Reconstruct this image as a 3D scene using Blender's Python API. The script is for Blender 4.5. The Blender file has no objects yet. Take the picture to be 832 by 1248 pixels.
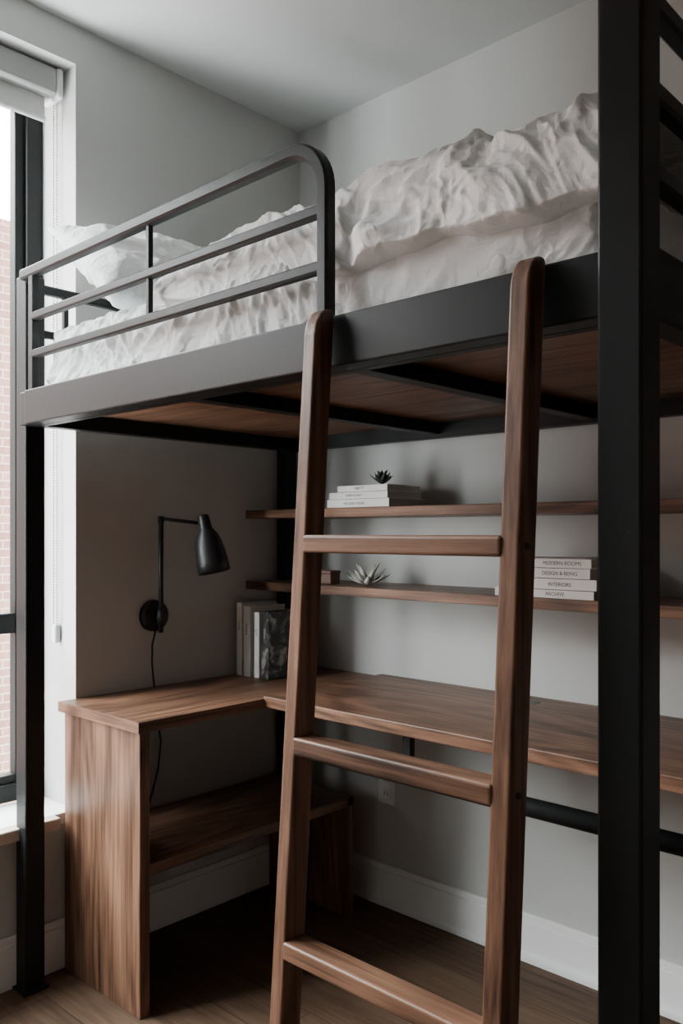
import bpy, bmesh, math, random
from mathutils import Vector, Matrix, noise
random.seed(4)
V=Vector
# ------------------------------------------------------------ materials
def newmat(name):
    m=bpy.data.materials.new(name); m.use_nodes=True
    nt=m.node_tree; b=nt.nodes['Principled BSDF']
    return m,nt,b
def ramp(nt,stops):
    r=nt.nodes.new('ShaderNodeValToRGB')
    el=r.color_ramp.elements
    while len(el)<len(stops): el.new(0.5)
    for e,(p,c) in zip(el,stops):
        e.position=p; e.color=(*c,1)
    return r
def flat(name,col,rough=0.6,metal=0,spec=None,bump=0,bscale=200,var=0.0):
    m,nt,b=newmat(name)
    b.inputs['Base Color'].default_value=(*col,1); b.inputs['Roughness'].default_value=rough
    b.inputs['Metallic'].default_value=metal
    if spec is not None: b.inputs['Specular IOR Level'].default_value=spec
    tc=nt.nodes.new('ShaderNodeTexCoord')
    if var>0:
        n=nt.nodes.new('ShaderNodeTexNoise'); n.inputs['Scale'].default_value=1.7; n.inputs['Detail'].default_value=4
        nt.links.new(tc.outputs['Object'],n.inputs['Vector'])
        r=ramp(nt,[(0.3,tuple(c*(1-var) for c in col)),(0.7,tuple(min(1,c*(1+var)) for c in col))])
        nt.links.new(n.outputs['Fac'],r.inputs['Fac']); nt.links.new(r.outputs['Color'],b.inputs['Base Color'])
    if bump>0:
        n2=nt.nodes.new('ShaderNodeTexNoise'); n2.inputs['Scale'].default_value=bscale; n2.inputs['Detail'].default_value=3
        nt.links.new(tc.outputs['Object'],n2.inputs['Vector'])
        bp=nt.nodes.new('ShaderNodeBump'); bp.inputs['Strength'].default_value=bump; bp.inputs['Distance'].default_value=0.002
        nt.links.new(n2.outputs['Fac'],bp.inputs['Height']); nt.links.new(bp.outputs['Normal'],b.inputs['Normal'])
    return m
def wood(name,axis,k=1.0,tint=(1,1,1)):
    m,nt,b=newmat(name)
    tc=nt.nodes.new('ShaderNodeTexCoord'); oi=nt.nodes.new('ShaderNodeObjectInfo')
    add=nt.nodes.new('ShaderNodeVectorMath'); add.operation='ADD'
    mul=nt.nodes.new('ShaderNodeMath'); mul.operation='MULTIPLY'; mul.inputs[1].default_value=7.3
    nt.links.new(oi.outputs['Random'],mul.inputs[0])
    nt.links.new(tc.outputs['Object'],add.inputs[0]); nt.links.new(mul.outputs[0],add.inputs[1])
    def mp(l,t):
        x=nt.nodes.new('ShaderNodeMapping'); s=[t,t,t]; s[axis]=l
        x.inputs['Scale'].default_value=s; nt.links.new(add.outputs[0],x.inputs['Vector']); return x
    n1=nt.nodes.new('ShaderNodeTexNoise'); n1.inputs['Scale'].default_value=1.0; n1.inputs['Detail'].default_value=4; n1.inputs['Distortion'].default_value=0.8
    nt.links.new(mp(1.3,9).outputs[0],n1.inputs['Vector'])
    n2=nt.nodes.new('ShaderNodeTexNoise'); n2.inputs['Scale'].default_value=1.0; n2.inputs['Detail'].default_value=5; n2.inputs['Roughness'].default_value=0.6
    nt.links.new(mp(3.5,105).outputs[0],n2.inputs['Vector'])
    n3=nt.nodes.new('ShaderNodeTexNoise'); n3.inputs['Scale'].default_value=1.0; n3.inputs['Detail'].default_value=1.2
    nt.links.new(mp(0.8,4.0).outputs[0],n3.inputs['Vector'])
    m3=nt.nodes.new('ShaderNodeMath'); m3.operation='MULTIPLY'; m3.inputs[1].default_value=85
    s3=nt.nodes.new('ShaderNodeMath'); s3.operation='SINE'
    a3=nt.nodes.new('ShaderNodeMath'); a3.operation='MULTIPLY_ADD'; a3.inputs[1].default_value=0.5; a3.inputs[2].default_value=0.5
    nt.links.new(n3.outputs['Fac'],m3.inputs[0]); nt.links.new(m3.outputs[0],s3.inputs[0]); nt.links.new(s3.outputs[0],a3.inputs[0])
    mx=nt.nodes.new('ShaderNodeMix'); mx.inputs[0].default_value=0.58
    nt.links.new(n1.outputs['Fac'],mx.inputs[2]); nt.links.new(n2.outputs['Fac'],mx.inputs[3])
    mx2=nt.nodes.new('ShaderNodeMix'); mx2.inputs[0].default_value=0.085
    nt.links.new(mx.outputs[0],mx2.inputs[2]); nt.links.new(a3.outputs[0],mx2.inputs[3])
    c=lambda a:tuple(x*k*t for x,t in zip(a,tint))
    r=ramp(nt,[(0.36,c((0.038,0.018,0.0115))),(0.46,c((0.108,0.054,0.032))),(0.55,c((0.180,0.092,0.056))),(0.68,c((0.280,0.152,0.094)))])
    nt.links.new(mx2.outputs[0],r.inputs['Fac']); nt.links.new(r.outputs['Color'],b.inputs['Base Color'])
    b.inputs['Roughness'].default_value=0.42; b.inputs['Specular IOR Level'].default_value=0.33
    bp=nt.nodes.new('ShaderNodeBump'); bp.inputs['Strength'].default_value=0.35; bp.inputs['Distance'].default_value=0.001
    nt.links.new(n2.outputs['Fac'],bp.inputs['Height']); nt.links.new(bp.outputs['Normal'],b.inputs['Normal'])
    return m
WX,WY,WZ=wood('walnut_x',0),wood('walnut_y',1),wood('walnut_z',2,1.0)
PX=wood('bed_platform_ply',0,1.05,(1.0,1.0,1.0))

def blackmetal(name,chips):
    m,nt,b=newmat(name)
    tc=nt.nodes.new('ShaderNodeTexCoord')
    b.inputs['Base Color'].default_value=(0.010,0.0115,0.012,1)
    if chips:
        mp=nt.nodes.new('ShaderNodeMapping'); mp.inputs['Scale'].default_value=(1,1,0.45); nt.links.new(tc.outputs['Object'],mp.inputs['Vector'])
        n=nt.nodes.new('ShaderNodeTexNoise'); n.inputs['Scale'].default_value=34; n.inputs['Detail'].default_value=9; n.inputs['Roughness'].default_value=0.72
        nt.links.new(mp.outputs[0],n.inputs['Vector'])
        r=ramp(nt,[(0.0,(0.008,0.0095,0.010)),(0.665,(0.010,0.0115,0.012)),(0.685,(0.11,0.11,0.105))])
        nt.links.new(n.outputs['Fac'],r.inputs['Fac']); nt.links.new(r.outputs['Color'],b.inputs['Base Color'])
    n2=nt.nodes.new('ShaderNodeTexNoise'); n2.inputs['Scale'].default_value=500
    nt.links.new(tc.outputs['Object'],n2.inputs['Vector'])
    bp=nt.nodes.new('ShaderNodeBump'); bp.inputs['Strength'].default_value=0.15; bp.inputs['Distance'].default_value=0.0006
    nt.links.new(n2.outputs['Fac'],bp.inputs['Height']); nt.links.new(bp.outputs['Normal'],b.inputs['Normal'])
    n3=nt.nodes.new('ShaderNodeTexNoise'); n3.inputs['Scale'].default_value=5; n3.inputs['Detail'].default_value=5
    nt.links.new(tc.outputs['Object'],n3.inputs['Vector'])
    mr=nt.nodes.new('ShaderNodeMapRange'); mr.inputs['To Min'].default_value=0.36; mr.inputs['To Max'].default_value=0.52
    nt.links.new(n3.outputs['Fac'],mr.inputs['Value']); nt.links.new(mr.outputs[0],b.inputs['Roughness'])
    b.inputs['Specular IOR Level'].default_value=0.19
    return m
BLK=blackmetal('black_powder_coat',False); BLKC=blackmetal('black_powder_coat_worn',True)
BLK2=flat('lamp_black',(0.007,0.007,0.008),0.4,spec=0.4)
WALL=flat('wall_paint',(0.47,0.475,0.46),0.85,bump=0.06,bscale=250,var=0.02)
CEIL=flat('ceiling_paint',(0.55,0.562,0.55),0.9,var=0.01)
TRIM=flat('trim_paint',(0.76,0.77,0.755),0.5,var=0.01)
BLIND=flat('blind_fabric',(0.6,0.61,0.6),0.7,bump=0.1)
CASS=flat('blind_cassette_grey',(0.30,0.31,0.30),0.5)
SILLN=flat('sill_nose',(0.5,0.42,0.36),0.5,var=0.05)
PAPER=flat('book_pages',(0.6,0.58,0.54),0.9,bump=0.2,bscale=400)
BWHITE=flat('book_cover_white',(0.78,0.775,0.755),0.55,var=0.03)
BBLK=flat('book_cover_black',(0.03,0.03,0.032),0.5,var=0.1)
INK=flat('ink',(0.04,0.04,0.04),0.7)
SUCC=flat('succulent_leaf',(0.035,0.05,0.04),0.6,var=0.3)
AIRP=flat('air_plant_leaf',(0.44,0.44,0.38),0.7,var=0.25)
PLAST=flat('outlet_plastic',(0.62,0.62,0.6),0.35)
BOXM=flat('small_box_brown',(0.10,0.05,0.035),0.6,var=0.1)

def fabric(name,col):
    m,nt,b=newmat(name)
    b.inputs['Base Color'].default_value=(*col,1); b.inputs['Roughness'].default_value=0.92
    b.inputs['Specular IOR Level'].default_value=0.12
    tc=nt.nodes.new('ShaderNodeTexCoord')
    n=nt.nodes.new('ShaderNodeTexNoise'); n.inputs['Scale'].default_value=13; n.inputs['Detail'].default_value=6; n.inputs['Roughness'].default_value=0.6; n.inputs['Distortion'].default_value=1.8
    n.noise_type='RIDGED_MULTIFRACTAL'
    n.normalize=True
    nt.links.new(tc.outputs['Object'],n.inputs['Vector'])
    nb=nt.nodes.new('ShaderNodeTexNoise'); nb.inputs['Scale'].default_value=28; nb.inputs['Detail'].default_value=5; nb.inputs['Distortion'].default_value=1.2
    nt.links.new(tc.outputs['Object'],nb.inputs['Vector'])
    b1=nt.nodes.new('ShaderNodeBump'); b1.inputs['Strength'].default_value=0.65; b1.inputs['Distance'].default_value=0.007
    nt.links.new(n.outputs['Fac'],b1.inputs['Height'])
    bp=nt.nodes.new('ShaderNodeBump'); bp.inputs['Strength'].default_value=0.75; bp.inputs['Distance'].default_value=0.008
    nt.links.new(nb.outputs['Fac'],bp.inputs['Height']); nt.links.new(b1.outputs['Normal'],bp.inputs['Normal']); nt.links.new(bp.outputs['Normal'],b.inputs['Normal'])
    return m
LINEN=fabric('linen_duvet',(0.80,0.828,0.83)); SHEET=fabric('linen_sheet',(0.745,0.77,0.77))

def floormat():
    m,nt,b=newmat('floor_oak_planks')
    tc=nt.nodes.new('ShaderNodeTexCoord')
    br=nt.nodes.new('ShaderNodeTexBrick'); br.offset=0.37
    br.inputs['Scale'].default_value=1; br.inputs['Brick Width'].default_value=1.5; br.inputs['Row Height'].default_value=0.14
    br.inputs['Mortar Size'].default_value=0.0012; br.inputs['Color1'].default_value=(0.35,0.35,0.35,1); br.inputs['Color2'].default_value=(0.65,0.65,0.65,1); br.inputs['Mortar'].default_value=(0,0,0,1)
    nt.links.new(tc.outputs['Object'],br.inputs['Vector'])
    mp=nt.nodes.new('ShaderNodeMapping'); mp.inputs['Scale'].default_value=(2,34,2); nt.links.new(tc.outputs['Object'],mp.inputs['Vector'])
    n=nt.nodes.new('ShaderNodeTexNoise'); n.inputs['Scale'].default_value=1.6; n.inputs['Detail'].default_value=7; n.inputs['Distortion'].default_value=0.8
    nt.links.new(mp.outputs[0],n.inputs['Vector'])
    mx=nt.nodes.new('ShaderNodeMix'); mx.inputs[0].default_value=0.3
    nt.links.new(n.outputs['Fac'],mx.inputs[2]); nt.links.new(br.outputs['Color'],mx.inputs[3])
    r=ramp(nt,[(0.25,(0.034,0.019,0.012)),(0.5,(0.080,0.048,0.030)),(0.75,(0.135,0.086,0.055))])
    nt.links.new(mx.outputs[0],r.inputs['Fac'])
    m2=nt.nodes.new('ShaderNodeMix'); m2.data_type='RGBA'
    nt.links.new(br.outputs['Fac'],m2.inputs[0]); nt.links.new(r.outputs['Color'],m2.inputs[6]); m2.inputs[7].default_value=(0.02,0.013,0.009,1)
    nt.links.new(m2.outputs[2],b.inputs['Base Color']); b.inputs['Roughness'].default_value=0.6
    b.inputs['Specular IOR Level'].default_value=0.22
    return m
FLOOR=floormat()
def brickmat():
    m,nt,b=newmat('exterior_brick')
    tc=nt.nodes.new('ShaderNodeTexCoord'); sx=nt.nodes.new('ShaderNodeSeparateXYZ'); cx=nt.nodes.new('ShaderNodeCombineXYZ')
    nt.links.new(tc.outputs['Object'],sx.inputs[0]); nt.links.new(sx.outputs['Y'],cx.inputs['X']); nt.links.new(sx.outputs['Z'],cx.inputs['Y'])
    br=nt.nodes.new('ShaderNodeTexBrick'); br.inputs['Scale'].default_value=1
    br.inputs['Brick Width'].default_value=0.24; br.inputs['Row Height'].default_value=0.085; br.inputs['Mortar Size'].default_value=0.006
    br.inputs['Color1'].default_value=(0.064,0.032,0.025,1); br.inputs['Color2'].default_value=(0.086,0.045,0.035,1); br.inputs['Mortar'].default_value=(0.13,0.100,0.090,1)
    nt.links.new(cx.outputs[0],br.inputs['Vector']); nt.links.new(br.outputs['Color'],b.inputs['Base Color']); b.inputs['Roughness'].default_value=0.9
    b.inputs['Specular IOR Level'].default_value=0.1
    return m
BRICK=brickmat()
def glassmat():
    m=bpy.data.materials.new('window_glass'); m.use_nodes=True; nt=m.node_tree; nt.nodes.clear()
    o=nt.nodes.new('ShaderNodeOutputMaterial'); t=nt.nodes.new('ShaderNodeBsdfTransparent'); g=nt.nodes.new('ShaderNodeBsdfGlossy')
    g.inputs['Roughness'].default_value=0.02; mx=nt.nodes.new('ShaderNodeMixShader'); mx.inputs[0].default_value=0.05
    nt.links.new(t.outputs[0],mx.inputs[1]); nt.links.new(g.outputs[0],mx.inputs[2]); nt.links.new(mx.outputs[0],o.inputs[0]); return m
GLASS=glassmat()

# ------------------------------------------------------------ mesh helpers
COL=bpy.context.scene.collection
def link(me,name,mat,parent=None,loc=(0,0,0),smooth=False):
    o=bpy.data.objects.new(name,me); COL.objects.link(o); o.location=loc
    if mat is not None:
        for mm in (mat if isinstance(mat,(list,tuple)) else [mat]): me.materials.append(mm)
    if smooth:
        for p in me.polygons: p.use_smooth=True
    if parent is not None:
        o.parent=parent; o.matrix_parent_inverse=Matrix.Translation(-V(parent.location))
    return o
def empty(name,loc):
    e=bpy.data.objects.new(name,None); e.empty_display_size=0.1; COL.objects.link(e); e.location=loc; return e
def box(name,x0,x1,y0,y1,z0,z1,mat,parent=None,bev=0.002,rot=None,seg=2):
    c=V(((x0+x1)/2,(y0+y1)/2,(z0+z1)/2)); s=(abs(x1-x0),abs(y1-y0),abs(z1-z0))
    bm=bmesh.new(); bmesh.ops.create_cube(bm,size=1); bmesh.ops.scale(bm,vec=s,verts=bm.verts)
    b=min(bev,min(s)*0.45)
    if b>0: bmesh.ops.bevel(bm,geom=list(bm.edges),offset=b,segments=seg,profile=0.5,affect='EDGES')
    me=bpy.data.meshes.new(name); bm.to_mesh(me); bm.free()
    o=link(me,name,mat,parent,c)
    if rot: o.rotation_euler=rot
    return o
def boxes(name,lst,mat,parent=None,bev=0.0):
    bm=bmesh.new()
    for (x0,x1,y0,y1,z0,z1) in lst:
        r=bmesh.ops.create_cube(bm,size=1); vs=r['verts']
        bmesh.ops.scale(bm,vec=(x1-x0,y1-y0,z1-z0),verts=vs)
        bmesh.ops.translate(bm,vec=((x0+x1)/2,(y0+y1)/2,(z0+z1)/2),verts=vs)
    if bev>0: bmesh.ops.bevel(bm,geom=list(bm.edges),offset=bev,segments=2,profile=0.5,affect='EDGES')
    me=bpy.data.meshes.new(name); bm.to_mesh(me); bm.free()
    return link(me,name,mat,parent)
def sweep(name,pts,r,mat,parent=None,n=12,sq=False,up=(0,1,0),closed_ends=True):
    pts=[V(p) for p in pts]; bm=bmesh.new(); rings=[]
    up=V(up)
    for i,p in enumerate(pts):
        t=(pts[min(i+1,len(pts)-1)]-pts[max(i-1,0)]).normalized()
        u=up
        if abs(t.dot(u))>0.98: u=V((1,0,0)) if abs(t.x)<0.9 else V((0,0,1))
        a=u.cross(t).normalized(); b=t.cross(a).normalized(); ring=[]
        for k in range(n):
            an=2*math.pi*(k+0.5)/n; c,s=math.cos(an),math.sin(an)
            if sq:
                q=(abs(c)**8+abs(s)**8)**(1/8); c/=q; s/=q
            rr=r[i] if isinstance(r,(list,tuple)) else r
            ring.append(bm.verts.new(p+a*c*rr+b*s*rr))
        rings.append(ring)
    for i in range(len(rings)-1):
        for k in range(n): bm.faces.new((rings[i][k],rings[i][(k+1)%n],rings[i+1][(k+1)%n],rings[i+1][k]))
    if closed_ends:
        bm.faces.new(rings[0][::-1]); bm.faces.new(rings[-1])
    bmesh.ops.recalc_face_normals(bm,faces=bm.faces)
    me=bpy.data.meshes.new(name); bm.to_mesh(me); bm.free()
    o=link(me,name,mat,parent)
    for p in me.polygons: p.use_smooth=len(p.vertices)==4
    if sq:
        m=o.modifiers.new('es','EDGE_SPLIT'); m.split_angle=math.radians(30)
    return o
def lathe(name,prof,mat,parent,M,n=40):
    bm=bmesh.new(); rings=[]
    for (r,z) in prof:
        rings.append([bm.verts.new(M@V((r*math.cos(2*math.pi*k/n),r*math.sin(2*math.pi*k/n),z))) for k in range(n)])
    for i in range(len(rings)-1):
        for k in range(n): bm.faces.new((rings[i][k],rings[i][(k+1)%n],rings[i+1][(k+1)%n],rings[i+1][k]))
    bmesh.ops.recalc_face_normals(bm,faces=bm.faces)
    me=bpy.data.meshes.new(name); bm.to_mesh(me); bm.free()
    return link(me,name,mat,parent,smooth=True)
def grid(name,F,nu,nv,mat,parent=None,close=False):
    vs=[];fs=[]
    for i in range(nu+1):
        for j in range(nv+1): vs.append(F(i/nu,j/nv))
    for i in range(nu):
        for j in range(nv):
            a=i*(nv+1)+j; fs.append((a,a+1,a+nv+2,a+nv+1))
    me=bpy.data.meshes.new(name); me.from_pydata(vs,[],fs); me.update()
    return link(me,name,mat,parent,smooth=True)

# ------------------------------------------------------------ room
H=2.672; XR=4.6; YF=-4.6; WY0,WY1=-2.9,-0.891; WZ0,WZ1=0.42,2.56
box('floor',-0.25,XR,YF,0.0,-0.1,0.0,FLOOR,bev=0)
box('ceiling',-0.25,XR,YF,0.0,H,H+0.1,CEIL,bev=0)
box('wall_back',-0.25,XR,0.0,0.15,-0.1,H+0.1,WALL,bev=0)
box('wall_right',XR,XR+0.15,YF,0.15,-0.1,H+0.1,WALL,bev=0)
boxes('wall_left',[(-0.25,0,WY1,0,0,H),(-0.25,0,YF,WY0,0,H),(-0.25,0,WY0,WY1,0,WZ0-0.02),(-0.25,0,WY0,WY1,WZ1,H)],WALL)
box('wall_front',-0.25,XR,YF-0.15,YF,-0.1,H+0.1,WALL,bev=0)
# baseboards
boxes('baseboard_back',[(0.018,XR,-0.014,0,0,0.112),(0.018,XR,-0.010,0,0.112,0.132),(0.018,XR,-0.026,-0.014,0,0.018)],TRIM,bev=0.002)
boxes('baseboard_left',[(0,0.014,YF,0,0,0.118),(0,0.010,YF,0,0.118,0.138)],TRIM,bev=0.002)
# window 1
def frame_yz(name,x0,x1,y0,y1,z0,z1,w,muls_z,muls_y,par):
    L=[(x0,x1,y0,y0+w,z0,z1),(x0,x1,y1-w,y1,z0,z1),(x0,x1,y0+w,y1-w,z0,z0+w),(x0,x1,y0+w,y1-w,z1-w,z1)]
    for mz in muls_z: L.append((x0,x1,y0+w,y1-w,mz-0.03,mz+0.03))
    for my in muls_y: L.append((x0,x1,my-0.035,my+0.035,z0+w,z1-w))
    return boxes(name,L,BLK,par,bev=0.003)
w1=empty('window_1',(-0.22,-1.8,1.4))
frame_yz('frame',-0.25,-0.19,WY0,WY1,WZ0+0.015,WZ1,0.05,[],[],w1)
frame_yz('sash',-0.24,-0.205,WY0+0.045,WY1-0.045,WZ0+0.055,WZ1-0.045,0.035,[0.955],[-1.9],w1)
box('glass',-0.224,-0.220,WY0+0.06,WY1-0.06,WZ0+0.07,WZ1-0.06,GLASS,w1,bev=0)
box('sill_top',-0.19,0.0,WY0,WY1,WZ0-0.02,WZ0+0.012,TRIM,w1,bev=0.002)
box('sill_nose',0.0,0.035,WY0-0.04,-0.955,WZ0-0.022,WZ0+0.012,SILLN,w1,bev=0.004)
# roller blind
rb=empty('roller_blind',(-0.09,-1.8,2.5))
box('cassette',-0.125,-0.045,WY0+0.02,WY1-0.03,2.475,2.555,CASS,rb,bev=0.012,seg=3)
box('end_cap',-0.128,-0.042,WY1-0.032,WY1-0.012,2.468,2.557,BLIND,rb,bev=0.01,seg=3)
box('fabric',-0.088,-0.085,WY0+0.03,WY1-0.05,2.415,2.478,BLIND,rb,bev=0)
sweep('hem_bar',[(-0.0865,WY0+0.03,2.412),(-0.0865,WY1-0.05,2.412)],0.008,BLIND,rb)
def chain(y,x):
    bm=bmesh.new(); z=2.47
    while z>0.95:
        r=bmesh.ops.create_uvsphere(bm,u_segments=6,v_segments=4,radius=0.003); bmesh.ops.translate(bm,vec=(x,y,z),verts=r['verts']); z-=0.008
    me=bpy.data.meshes.new('bead_chain'); bm.to_mesh(me); bm.free(); link(me,'bead_chain',CASS,rb)
chain(-0.905,-0.10); chain(-0.905,-0.082)
box('chain_tensioner',-0.104,-0.080,-0.911,-0.893,0.90,0.955,BLIND,rb,bev=0.006,seg=3)
# exterior
box('exterior_brick_building',-7.0,-6.0,-14,10,-8,4.35,BRICK,bev=0)

# ------------------------------------------------------------ loft bed
bed=empty('loft_bed',(0.9,-0.58,0))
ry0,ry1=-1.10,-1.055; rz0,rz1=1.503,1.590
box('post_front_left',0.014,0.069,-1.075,-1.020,0,1.905,BLK,bed,bev=0.004)
box('post_foot',0.005,0.080,-1.085,-1.012,0,0.008,BLK,bed,bev=0.002)
box('post_front_right',1.694,1.754,-1.11,-1.05,0,2.02,BLKC,bed,bev=0.004)
box('post_back_left',0.012,0.062,-0.125,-0.075,0.0,1.62,BLK,bed,bev=0.004)
box('post_back_right',1.694,1.754,-0.125,-0.065,0,2.02,BLK,bed,bev=0.004)
box('side_rail_front',0.112,1.70,ry0,ry1,rz0,rz1,BLK,bed,bev=0.003)
box('rail_bracket',0.066,0.114,-1.09,-1.03,rz0,rz1,BLK,bed,bev=0.003)
box('side_rail_back',0.06,1.70,-0.125,-0.085,rz0,rz1,BLK,bed,bev=0.003)
box('end_rail_left',0.066,0.104,-1.05,-0.10,rz0,rz1,BLK,bed,bev=0.003)
box('end_rail_right',1.70,1.745,-1.05,-0.10,rz0,rz1+0.01,BLK,bed,bev=0.003)
for k,x in enumerate((0.70,1.185)):
    box('cross_bar_%d'%k,x-0.02,x+0.02,ry1,-0.12,1.512,1.545,BLK,bed,bev=0.002)
box('rail_lip_front',0.112,1.70,ry1,-1.035,rz0,1.509,BLK,bed,bev=0)
box('platform',0.10,1.70,-1.055,-0.12,1.545,1.563,PX,bed,bev=0.001)
# guard
gy=-1.082; hw=0.0135
R=0.085; xc,zc=1.178-R,1.905-R
pts=[(0.075,gy,1.897)]
pts+= [(0.40,gy,1.899),(0.8,gy,1.902)]
for k in range(0,13):
    a=math.pi/2*(1-k/12); pts.append((xc+R*math.cos(a),gy,zc+R*math.sin(a)))
pts.append((1.178,gy,1.75)); pts.append((1.178,gy,1.588))
sweep('guard_top_tube',pts,hw,BLK,bed,n=16,sq=True)
sweep('guard_mid_bar',[(0.12,gy,1.780),(1.168,gy,1.784)],0.0105,BLK,bed,n=16,sq=True)
sweep('guard_low_bar',[(0.12,gy,1.683),(1.168,gy,1.685)],0.0105,BLK,bed,n=16,sq=True)
box('guard_end_upright',0.116,0.138,gy-0.010,gy+0.010,rz1-0.002,1.892,BLK,bed,bev=0.002)
box('guard_baluster',0.640,0.652,gy-0.006,gy+0.006,1.685,1.893,BLK,bed,bev=0.002)
# left end guard
sweep('end_guard_top',[(0.045,-1.03,1.880),(0.045,-0.11,1.880)],0.012,BLK,bed,n=16,sq=True,up=(0,0,1))
sweep('end_guard_mid',[(0.045,-1.03,1.76),(0.045,-0.11,1.76)],0.010,BLK,bed,n=16,sq=True,up=(0,0,1))
box('end_guard_upright',0.037,0.053,-0.955,-0.941,1.585,1.875,BLK,bed,bev=0.002)
box('end_guard_back_upright',0.03,0.056,-0.13,-0.10,1.55,1.89,BLK,bed,bev=0.002)
# right end guard
for k,z in enumerate((1.935,1.815,1.705)):
    sweep('foot_guard_bar_%d'%k,[(1.726,-1.06,z),(1.726,-0.10,z)],0.014,BLK,bed,n=16,sq=True,up=(0,0,1))
box('foot_guard_upright',1.714,1.738,-0.60,-0.575,1.59,1.93,BLK,bed,bev=0.002)

# mattress (rounded box, wrinkled)
def fbm(p,o=3):
    s=0;a=1
    for i in range(o):
        s+=a*noise.noise(p); p=p*2.03+V((3.1,7.7,1.3)); a*=0.5
    return s
def ridge(p,k=4.0):
    n=noise.noise(p)*k
    return math.exp(-abs(n)**1.5)
def roundbox(name,lo,hi,r,div,disp,mat,parent):
    bm=bmesh.new(); lo=V(lo);hi=V(hi)
    faces={}
    def vert(i,j,k):
        key=(i,j,k)
        if key not in faces:
            p=V((lo.x+(hi.x-lo.x)*i/div[0],lo.y+(hi.y-lo.y)*j/div[1],lo.z+(hi.z-lo.z)*k/div[2]))
            q=V((min(max(p.x,lo.x+r),hi.x-r),min(max(p.y,lo.y+r),hi.y-r),min(max(p.z,lo.z+r),hi.z-r)))
            n=p-q
            n=n.normalized() if n.length>1e-6 else V((0,0,1))
            p=q+n*r; p=p+n*disp(p,n)
            faces[key]=bm.verts.new(p)
        return faces[key]
    a,b,c=div
    for i in range(a):
        for j in range(b):
            for k in (0,c):
                bm.faces.new([vert(i,j,k),vert(i+1,j,k),vert(i+1,j+1,k),vert(i,j+1,k)])
    for i in range(a):
        for k in range(c):
            for j in (0,b):
                bm.faces.new([vert(i,j,k),vert(i+1,j,k),vert(i+1,j,k+1),vert(i,j,k+1)])
    for j in range(b):
        for k in range(c):
            for i in (0,a):
                bm.faces.new([vert(i,j,k),vert(i,j+1,k),vert(i,j+1,k+1),vert(i,j,k+1)])
    bmesh.ops.recalc_face_normals(bm,faces=bm.faces)
    me=bpy.data.meshes.new(name); bm.to_mesh(me); bm.free()
    return link(me,name,mat,parent,smooth=True)
def smooth(a,b,x):
    t=min(1,max(0,(x-a)/(b-a))); return t*t*(3-2*t)
def mdisp(p,n):
    w=V((noise.noise(p*3.0),noise.noise(p*3.0+V((9,2,5))),noise.noise(p*3.0+V((1,8,3)))))*0.25
    q=p+w; k=1.0-0.5*smooth(1.0,1.3,p.x)
    return k*(0.010*ridge(V((q.x*6+q.z*8,q.y*6,q.z*5)))+0.007*ridge(V((q.x*17-q.z*12,q.y*9,q.z*6+4)))+0.004*ridge(V((q.x*34+q.z*20,q.y*9,q.z*12+4))))+0.004*fbm(p*4,2)-0.011
roundbox('mattress_with_sheet',(0.115,-1.048,1.570),(1.688,-0.13,1.752),0.045,(340,100,46),mdisp,SHEET,None)

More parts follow.
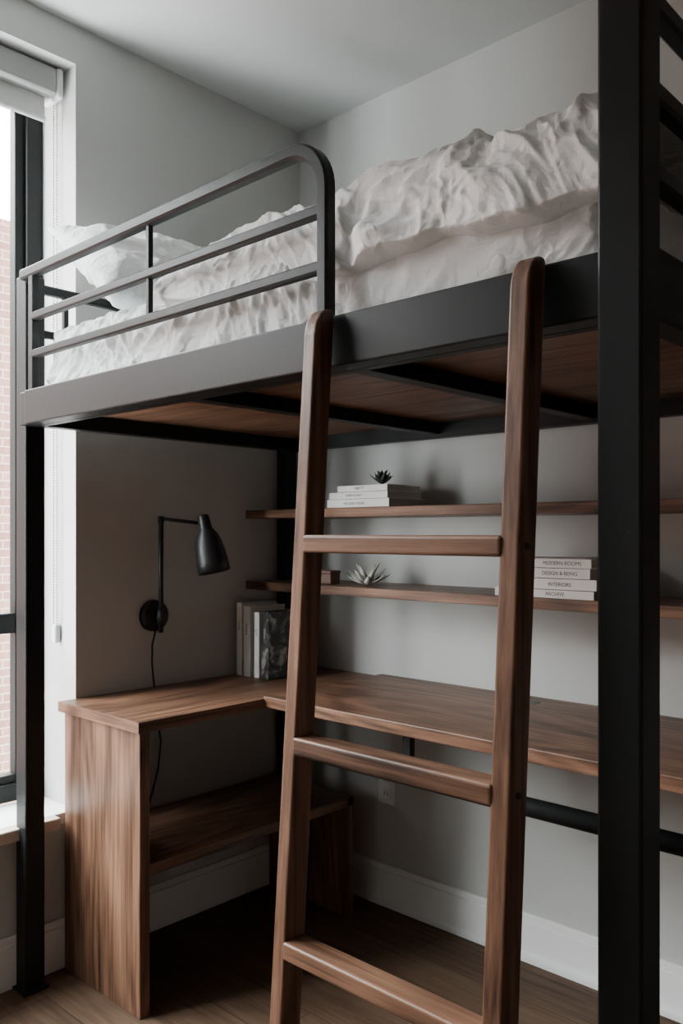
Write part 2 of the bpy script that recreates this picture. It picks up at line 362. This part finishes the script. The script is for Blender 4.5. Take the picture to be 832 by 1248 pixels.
# duvet
DX0,DX1=0.60,1.688
def duvet(u,v):
    x=DX0+(DX1-DX0)*u
    taper=math.sqrt(max(0,1-(1-min(1,u/0.20))**2))
    ztop=1.762+taper*(0.066+0.016*math.exp(-((x-1.0)/0.16)**2)+0.022*math.exp(-((x-1.27)/0.12)**2)-0.004*math.exp(-((x-1.42)/0.07)**2)-0.006*smooth(1.56,1.69,x))
    hem=1.702-0.018*smooth(0.45,0.6,u)+0.024*noise.noise(V((x*4,0,3)))+0.014*noise.noise(V((x*13,2,3)))+0.04*(1-taper)
    R=min(0.085,(ztop-hem)*0.62)
    yf=-1.056-0.030*smooth(0.56,0.62,u)
    L1=abs(yf+R+0.15); L2=R*math.pi/2; L3=max(0.005,ztop-R-hem); L4=0.04
    T=L1+L2+L3+L4; s=v*T
    puff=0.030*math.exp(-((s-0.70)/0.16)**2)*(0.4+0.6*taper)
    if s<L1:
        p=V((x,-0.15-s,ztop)); n=V((0,0,1)); p.z-=0.05*(1-smooth(0,0.25,s)); p.z+=puff
    elif s<L1+L2:
        a=(s-L1)/R; n=V((0,-math.sin(a),math.cos(a))); p=V((x,yf+R,ztop-R))+n*R; p.z+=puff*math.cos(a)
    elif s<L1+L2+L3:
        p=V((x,yf,ztop-R-(s-L1-L2))); n=V((0,-1,0))
    else:
        k=(s-L1-L2-L3)/L4; p=V((x,yf+0.045*(1-math.cos(k*1.57)),hem-0.010*math.sin(k*1.57))); n=V((0,-1,0))*(1-k)
    q=V((x,s,0))
    w=V((noise.noise(q*2.2+V((0,0,1))),noise.noise(q*2.2+V((5,3,2))),0))*0.26+V((noise.noise(q*7+V((0,0,4))),noise.noise(q*7+V((5,3,7))),0))*0.05
    g=q+w
    def rot(a): return (g.x*math.cos(a)+g.y*math.sin(a), -g.x*math.sin(a)+g.y*math.cos(a))
    gx,gy_=rot(0.6); hx,hy=rot(0.95); ix,iy=rot(-0.7)
    m1=smooth(-0.25,0.3,noise.noise(q*3.1+V((2,2,9)))); m2=smooth(-0.2,0.25,noise.noise(q*4.3+V((7,1,5))))
    m3=smooth(-0.1,0.3,noise.noise(q*5+V((1,9,1))))
    big=0.020*noise.noise(V((g.x*3.2,g.y*4.0,2.2)))+0.011*noise.noise(V((g.x*8,g.y*9,6.2)))
    wr=(0.020*(0.3+0.7*m1)*ridge(V((gx*2.4,gy_*7.0,0.3)),5.5)+0.012*(0.15+0.85*m2)*ridge(V((hx*3.0,hy*10,5.3)),5)
        +0.010*(0.2+.8*m3)*ridge(V((ix*3.5,iy*13,8.1)),4.5)+0.008*(0.25+.75*m3)*ridge(V((g.x*10+g.y*7,g.y*18-g.x*5,3.7)),4)
        +0.0055*(0.3+.7*m2)*ridge(V((gx*14,gy_*32,1.1)),3.4)+0.004*(0.3+.7*m1)*ridge(V((g.x*30-g.y*20,g.y*32,4.1)),3.2))
    d=big+wr-0.022
    p=p+n*d*(0.4+0.6*taper)
    lim=-1.067 if x<1.205 else -1.067-0.06*smooth(1.205,1.25,x)
    if p.y<lim: p.y=lim+(0.15*(p.y-lim) if x>=1.25 else 0)
    if u<0.02: p.z=min(p.z,1.765)
    return p
grid('duvet',duvet,560,430,LINEN)
# pillow
def pillow(name,c,a,b,T,M,seed):
    N=110;idx={}
    bm=bmesh.new()
    for side in (1,-1):
        g=[]
        for i in range(N+1):
            row=[]
            for j in range(N+1):
                u=-1+2*i/N; v=-1+2*j/N
                if side==-1 and (i in(0,N) or j in(0,N)): row.append(idx[(i,j)]); continue
                x=u*a*(1-0.07*(1-v*v)); y=v*b*(1-0.09*(1-u*u))
                h=T*((1-abs(u)**2.6)*(1-abs(v)**2.6))**0.55
                q=V((x,y,seed+side))
                w=V((noise.noise(q*5),noise.noise(q*5+V((4,4,4))),0))*0.1
                qq=q+w
                r=0.016*ridge(V((qq.x*7+qq.y*4,qq.y*4,seed)))+0.010*ridge(V((qq.x*16,qq.y*7,seed)))+0.005*ridge(V((qq.x*20,qq.y*26,seed)))
                z=side*(h+r*min(1,h/T*2))
                vv=bm.verts.new(M@(V((x,y,z)))+V(c))
                if side==1 and (i in(0,N) or j in(0,N)): idx[(i,j)]=vv
                row.append(vv)
            g.append(row)
        for i in range(N):
            for j in range(N): bm.faces.new([g[i][j],g[i+1][j],g[i+1][j+1],g[i][j+1]])
    bmesh.ops.recalc_face_normals(bm,faces=bm.faces)
    me=bpy.data.meshes.new(name); bm.to_mesh(me); bm.free()
    return link(me,name,LINEN,smooth=True)
M=Matrix.Rotation(math.radians(-6),3,'Z')@Matrix.Rotation(math.radians(35),3,'Y')
pillow('pillow',(0.30,-0.72,1.912),0.21,0.33,0.070,M,3.3)

# ------------------------------------------------------------ ladder
lad=empty('ladder',(1.4,-1.19,0))
TOPZ=1.597
def fy(z): return -1.150-(TOPZ-z)*0.068
def lrail(name,x0,x1,depth=0.047):
    zt=TOPZ; yf=fy(zt); yb=yf+depth
    P=[(fy(0),0.0)]
    for k in range(11):
        a=math.pi-(math.pi/2)*k/10
        P.append((yf+0.037+0.037*math.cos(a), zt-0.055+0.055*math.sin(a)))
    for k in range(5):
        a=math.pi/2-(math.pi/2)*k/4
        P.append((yb-0.008+0.008*math.cos(a), zt-0.008+0.008*math.sin(a)))
    P.append((fy(0)+depth,0.0))
    bm=bmesh.new()
    A=[bm.verts.new((x0,y,z)) for y,z in P]; B=[bm.verts.new((x1,y,z)) for y,z in P]
    n=len(P)
    bm.faces.new(A); bm.faces.new(B[::-1])
    for i in range(n): bm.faces.new((A[i],A[(i+1)%n],B[(i+1)%n],B[i]))
    bmesh.ops.recalc_face_normals(bm,faces=bm.faces)
    bmesh.ops.bevel(bm,geom=[e for e in bm.edges if abs(e.verts[0].co.x-e.verts[1].co.x)<1e-6],offset=0.004,segments=3,profile=0.5,affect='EDGES')
    c=V(((x0+x1)/2,(yf+yb)/2,0.8)); bmesh.ops.translate(bm,vec=-c,verts=bm.verts)
    me=bpy.data.meshes.new(name); bm.to_mesh(me); bm.free()
    return link(me,name,WZ,lad,c)
LX0,LX1,RX0,RX1=1.191,1.219,1.587,1.617
lrail('side_rail_a',LX0,LX1); lrail('side_rail_b',RX0,RX1)
for k,z in enumerate((1.203,0.877,0.556,0.235)):
    f=fy(z)
    box('rung_%d'%k,LX1-0.004,RX0+0.004,f-0.001,f+0.045,z-0.0145,z+0.0145,WX,lad,bev=0.005,seg=3)
    sweep('bolt_%d'%k,[(RX1-0.002,f+0.022,z),(RX1+0.0025,f+0.022,z)],0.0045,BLK2,lad,n=14)

# ------------------------------------------------------------ desk
desk=empty('corner_desk',(0.6,-0.4,0))
box('return_top',0.0,0.398,-0.943,-0.004,0.720,0.748,WY,desk,bev=0.001)
box('return_edge_band',0.0,0.398,-0.9455,-0.942,0.720,0.748,WX,desk,bev=0.0008)
box('main_top',0.392,1.72,-0.527,-0.004,0.724,0.756,WX,desk,bev=0.003)
box('end_panel',0.018,0.388,-0.935,-0.905,0.0,0.721,WZ,desk,bev=0.002)
box('low_shelf',0.018,0.388,-0.906,-0.14,0.352,0.382,WY,desk,bev=0.002)
box('low_panel',0.018,0.388,-0.165,-0.138,0.0,0.381,WZ,desk,bev=0.002)
box('right_panel',1.69,1.72,-0.527,-0.03,0.0,0.725,WZ,desk,bev=0.002)
box('wall_cleat',0.40,1.69,-0.03,-0.002,0.67,0.724,BLK,desk,bev=0.002)
sweep('stretcher_tube',[(0.40,-0.45,0.60),(1.695,-0.45,0.60)],0.0215,BLK,desk,n=24)
box('tube_hanger',0.848,0.872,-0.46,-0.44,0.60,0.725,BLK,desk,bev=0.002)
box('cable_slot',0.92,1.02,-0.10,-0.07,0.7555,0.7575,BLK2,desk,bev=0.001)
# shelves
for nm,z in (('floating_shelf',1.298),('floating_shelf.001',1.058)):
    box(nm,0.0,1.95,-0.257,0.0,z-0.028,z,WX,None,bev=0.002)

# ------------------------------------------------------------ wall lamp
lamp=empty('wall_lamp',(0.0,-0.632,0.967))
Mx=Matrix.Translation((0,-0.632,0.967))@Matrix.Rotation(math.pi/2,4,'Y')
lathe('wall_plate',[(0,0.022),(0.040,0.022),(0.047,0.018),(0.048,0.0),(0,0)],BLK2,lamp,Mx)
sweep('stub',[(0.015,-0.632,0.967),(0.045,-0.632,0.967)],0.010,BLK2,lamp)
sweep('upright',[(0.045,-0.632,0.918),(0.045,-0.632,1.262)],0.0075,BLK2,lamp,n=16)
sweep('collar',[(0.045,-0.632,0.945),(0.045,-0.632,0.99)],0.0115,BLK2,lamp,n=16)
e=V((0.136,-0.547,1.250))
sweep('arm',[(0.045,-0.632,1.262),(0.05,-0.627,1.264),e],0.0055,BLK2,lamp,n=12)
sweep('elbow_joint',[(0.045,-0.632,1.252),(0.045,-0.632,1.272)],0.010,BLK2,lamp,n=16)
rr=V((0.7318,0.6815,0)); dd=V((-0.6815,0.7318,0))
ax=(V((0,0,-1))+rr*0.22-dd*0.10).normalized()
zq=-ax; xq=dd.cross(zq).normalized(); yq=zq.cross(xq)
Ms=Matrix(((xq.x,yq.x,zq.x,0),(xq.y,yq.y,zq.y,0),(xq.z,yq.z,zq.z,0),(0,0,0,1)))
Ms=Matrix.Translation(e+rr*0.008)@Ms
lathe('shade',[(0.0,0.026),(0.014,0.026),(0.018,0.022),(0.019,-0.012),(0.022,-0.020),(0.034,-0.038),(0.041,-0.060),(0.046,-0.09),(0.0485,-0.12),(0.0495,-0.152),(0.0475,-0.152),(0.046,-0.12),(0.042,-0.085),(0.032,-0.055),(0.0,-0.045)],BLK2,lamp,Ms,n=48)
bulb=flat('bulb_frosted',(0.5,0.48,0.45),0.3)
lathe('bulb',[(0.0,-0.125),(0.012,-0.122),(0.020,-0.108),(0.020,-0.095),(0.012,-0.07),(0.011,-0.045)],bulb,lamp,Ms)
sweep('cord',[(0.020,-0.632,0.93),(0.012,-0.640,0.88),(0.010,-0.640,0.82),(0.012,-0.634,0.755),(0.012,-0.632,0.745)],0.003,BLK2,lamp,n=8)
sweep('cord_lower',[(0.012,-0.63,0.722),(0.012,-0.625,0.66),(0.014,-0.61,0.58),(0.012,-0.618,0.50),(0.014,-0.64,0.43),(0.016,-0.66,0.384)],0.003,BLK2,lamp,n=8)

# ------------------------------------------------------------ books
def book(par,x0,x1,y0,y1,z0,z1,spine,cov,nm):
    t=0.0022
    if spine=='flat':
        box(nm+'_cover_bottom',x0,x1,y0,y1,z0,z0+t,cov,par,bev=0.0006)
        box(nm+'_cover_top',x0,x1,y0,y1,z1-t,z1,cov,par,bev=0.0006)
        box(nm+'_spine',x0,x1,y0-0.001,y0+t,z0,z1,cov,par,bev=0.0009)
        box(nm+'_pages',x0+0.004,x1-0.004,y0+t,y1-0.004,z0+t,z1-t,PAPER,par,bev=0)
    else:
        box(nm+'_cover_l',x0,x0+t,y0,y1,z0,z1,cov,par,bev=0.0006)
        box(nm+'_cover_r',x1-t,x1,y0,y1,z0,z1,cov,par,bev=0.0006)
        box(nm+'_spine',x0,x1,y0-0.001,y0+t,z0,z1,cov,par,bev=0.0009)
        box(nm+'_pages',x0+t,x1-t,y0+t,y1-0.004,z0+0.004,z1-0.004,PAPER,par,bev=0)
def text(par,s,size,loc,rot,mat=INK):
    cu=bpy.data.curves.new('lettering','FONT'); cu.body=s; cu.size=size; cu.extrude=0.0001
    o=bpy.data.objects.new('lettering',cu); COL.objects.link(o); cu.materials.append(mat)
    o.location=loc; o.rotation_euler=rot
    o.parent=par; o.matrix_parent_inverse=Matrix.Translation(-V(par.location))
s1=empty('book_stack',(0.5,-0.17,1.298))
z=1.2985
for k,(t,x0,x1,y0,y1) in enumerate([(0.026,0.375,0.625,-0.245,-0.065),(0.022,0.38,0.615,-0.240,-0.07),(0.020,0.41,0.61,-0.235,-0.075)]):
    book(s1,x0,x1,y0,y1,z,z+t-0.0012,'flat',BWHITE,'book%d'%k)
    text(s1,['THE QUIET HOUSE','FORM & LIGHT','OBJECTS'][k],0.010,(x0+0.07,y0-0.0016,z+t*0.33),(math.pi/2,0,0))
    z+=t
TOPB=z
s2=empty('book_stack',(1.13,-0.16,1.058))
z=1.0585
for k,(t,x0,x1,y0,y1) in enumerate([(0.022,0.985,1.262,-0.245,-0.06),(0.028,1.02,1.268,-0.242,-0.07),(0.026,1.01,1.250,-0.240,-0.065),(0.024,1.02,1.255,-0.243,-0.075)]):
    book(s2,x0,x1,y0,y1,z,z+t-0.0012,'flat',BWHITE,'book%d'%k)
    text(s2,['ARCHIVE','INTERIORS','DESIGN & BEING','MODERN ROOMS'][k],0.013,(x1-0.13,y0-0.0016,z+t*0.3),(math.pi/2,0,0))
    z+=t
s3=empty('book_row',(0.10,-0.24,0.748))
x=0.020
jm,jnt,jb=newmat('book_jacket_graphic')
tc=jnt.nodes.new('ShaderNodeTexCoord'); jn=jnt.nodes.new('ShaderNodeTexNoise'); jn.inputs['Scale'].default_value=16; jn.inputs['Detail'].default_value=5; jn.inputs['Distortion'].default_value=1.5
jnt.links.new(tc.outputs['Object'],jn.inputs['Vector']); jr=ramp(jnt,[(0.46,(0.03,0.03,0.03)),(0.54,(0.10,0.10,0.10)),(0.62,(0.42,0.41,0.40))]); jnt.links.new(jn.outputs['Fac'],jr.inputs['Fac']); jnt.links.new(jr.outputs['Color'],jb.inputs['Base Color']); jb.inputs['Roughness'].default_value=0.5
for k,(w,h,c,y0) in enumerate([(0.028,0.240,BWHITE,-0.312),(0.011,0.222,BBLK,-0.300),(0.034,0.232,BWHITE,-0.314),(0.013,0.206,BBLK,-0.300),(0.026,0.214,BWHITE,-0.310),(0.010,0.200,BBLK,-0.300),(0.036,0.218,jm,-0.310)]):
    dep=0.155 if k<6 else 0.13
    book(s3,x,x+w-0.0015,y0,y0+dep,0.7485,0.748+h,'up',c,'book%d'%k)
    text(s3,['LINES','EDIT','FLORA','NOIR','CITY','ARC','FORM'][k],0.012 if w>0.015 else 0.007,(x+w*0.3,y0-0.0016,0.748+h*0.75),(math.pi/2,math.pi/2,0),INK if c is BWHITE else BWHITE)
    x+=w
# ------------------------------------------------------------ plants etc
def leaf(bm,base,dirv,up,L,W,T,curl):
    dirv=dirv.normalized(); side=dirv.cross(up).normalized(); n=side.cross(dirv).normalized()
    prev=None; N=6
    for i in range(N+1):
        s=i/N; w=W*math.sin(math.pi*min(1,(s*0.85+0.15)))**0.8*(1 if s<1 else 0.05)
        c=base+dirv*L*s+n*curl*s*s*L
        th=T*(1-s*0.8)
        ring=[bm.verts.new(c+side*w/2),bm.verts.new(c+n*th/2),bm.verts.new(c-side*w/2),bm.verts.new(c-n*th/2)]
        if prev:
            for k in range(4): bm.faces.new((prev[k],prev[(k+1)%4],ring[(k+1)%4],ring[k]))
        else: bm.faces.new(ring)
        prev=ring
    bm.faces.new(prev[::-1])
def rosette(name,c,layers,mat):
    bm=bmesh.new()
    for (n,el,L,W,T,curl,off) in layers:
        for k in range(n):
            a=2*math.pi*k/n+off; d=V((math.cos(a)*math.cos(el),math.sin(a)*math.cos(el),math.sin(el)))
            leaf(bm,V((0,0,0.006)),d,V((0,0,1)) if el<1.4 else V((1,0,0)),L*random.uniform(.88,1.1),W,T,curl)
    bmesh.ops.recalc_face_normals(bm,faces=bm.faces)
    me=bpy.data.meshes.new(name); bm.to_mesh(me); bm.free()
    return link(me,name,mat,None,c,smooth=True)
rosette('succulent_plant',(0.535,-0.17,TOPB),[(9,0.35,0.044,0.020,0.007,0.25,0),(8,0.8,0.044,0.019,0.007,0.1,0.3),(6,1.15,0.042,0.015,0.007,0,0.1)],SUCC)
rosette('air_plant',(0.475,-0.17,1.058),[(8,0.10,0.072,0.026,0.011,0.30,0),(7,0.55,0.074,0.024,0.011,0.05,0.35),(4,1.05,0.076,0.022,0.011,-0.1,0.1)],AIRP)
tb=empty('trinket_box',(0.335,-0.19,1.058))
box('body',0.31,0.36,-0.215,-0.17,1.0585,1.092,BOXM,tb,bev=0.003); box('lid',0.308,0.362,-0.217,-0.168,1.092,1.102,BOXM,tb,bev=0.003)
# outlet
ol=empty('power_outlet',(0.414,-0.003,0.388))
box('plate',0.379,0.449,-0.006,0.0,0.330,0.446,PLAST,ol,bev=0.002)
for zz in (0.365,0.411):
    box('socket',0.397,0.431,-0.008,-0.005,zz-0.016,zz+0.016,PLAST,ol,bev=0.003)
    box('slot_a',0.406,0.409,-0.0085,-0.0075,zz-0.006,zz+0.008,INK,ol,bev=0); box('slot_b',0.419,0.422,-0.0085,-0.0075,zz-0.006,zz+0.008,INK,ol,bev=0)

# ------------------------------------------------------------ light
W=bpy.data.worlds.new('overcast_sky'); bpy.context.scene.world=W; W.use_nodes=True
bg=W.node_tree.nodes['Background']; bg.inputs['Color'].default_value=(0.92,0.972,0.98,1); bg.inputs['Strength'].default_value=42.0
def portal(name,loc,rot,sx,sy):
    l=bpy.data.lights.new(name,'AREA'); l.shape='RECTANGLE'; l.size=sx; l.size_y=sy
    l.cycles.is_portal=True
    o=bpy.data.objects.new(name,l); COL.objects.link(o); o.location=loc; o.rotation_euler=rot
portal('portal_window_1',(-0.27,(WY0+WY1)/2,(WZ0+WZ1)/2),(0,-math.pi/2,0),WZ1-WZ0,WY1-WY0)
# ------------------------------------------------------------ camera
cd=bpy.data.cameras.new('camera'); cam=bpy.data.objects.new('camera',cd); COL.objects.link(cam)
cam.location=(2.20,-2.14,1.22); cam.rotation_euler=(math.pi/2,0,math.radians(42.96))
cd.sensor_fit='VERTICAL'; cd.sensor_height=36; cd.lens=36*1030/1248; cd.shift_y=26/1248; cd.clip_start=0.05
bpy.context.scene.camera=cam
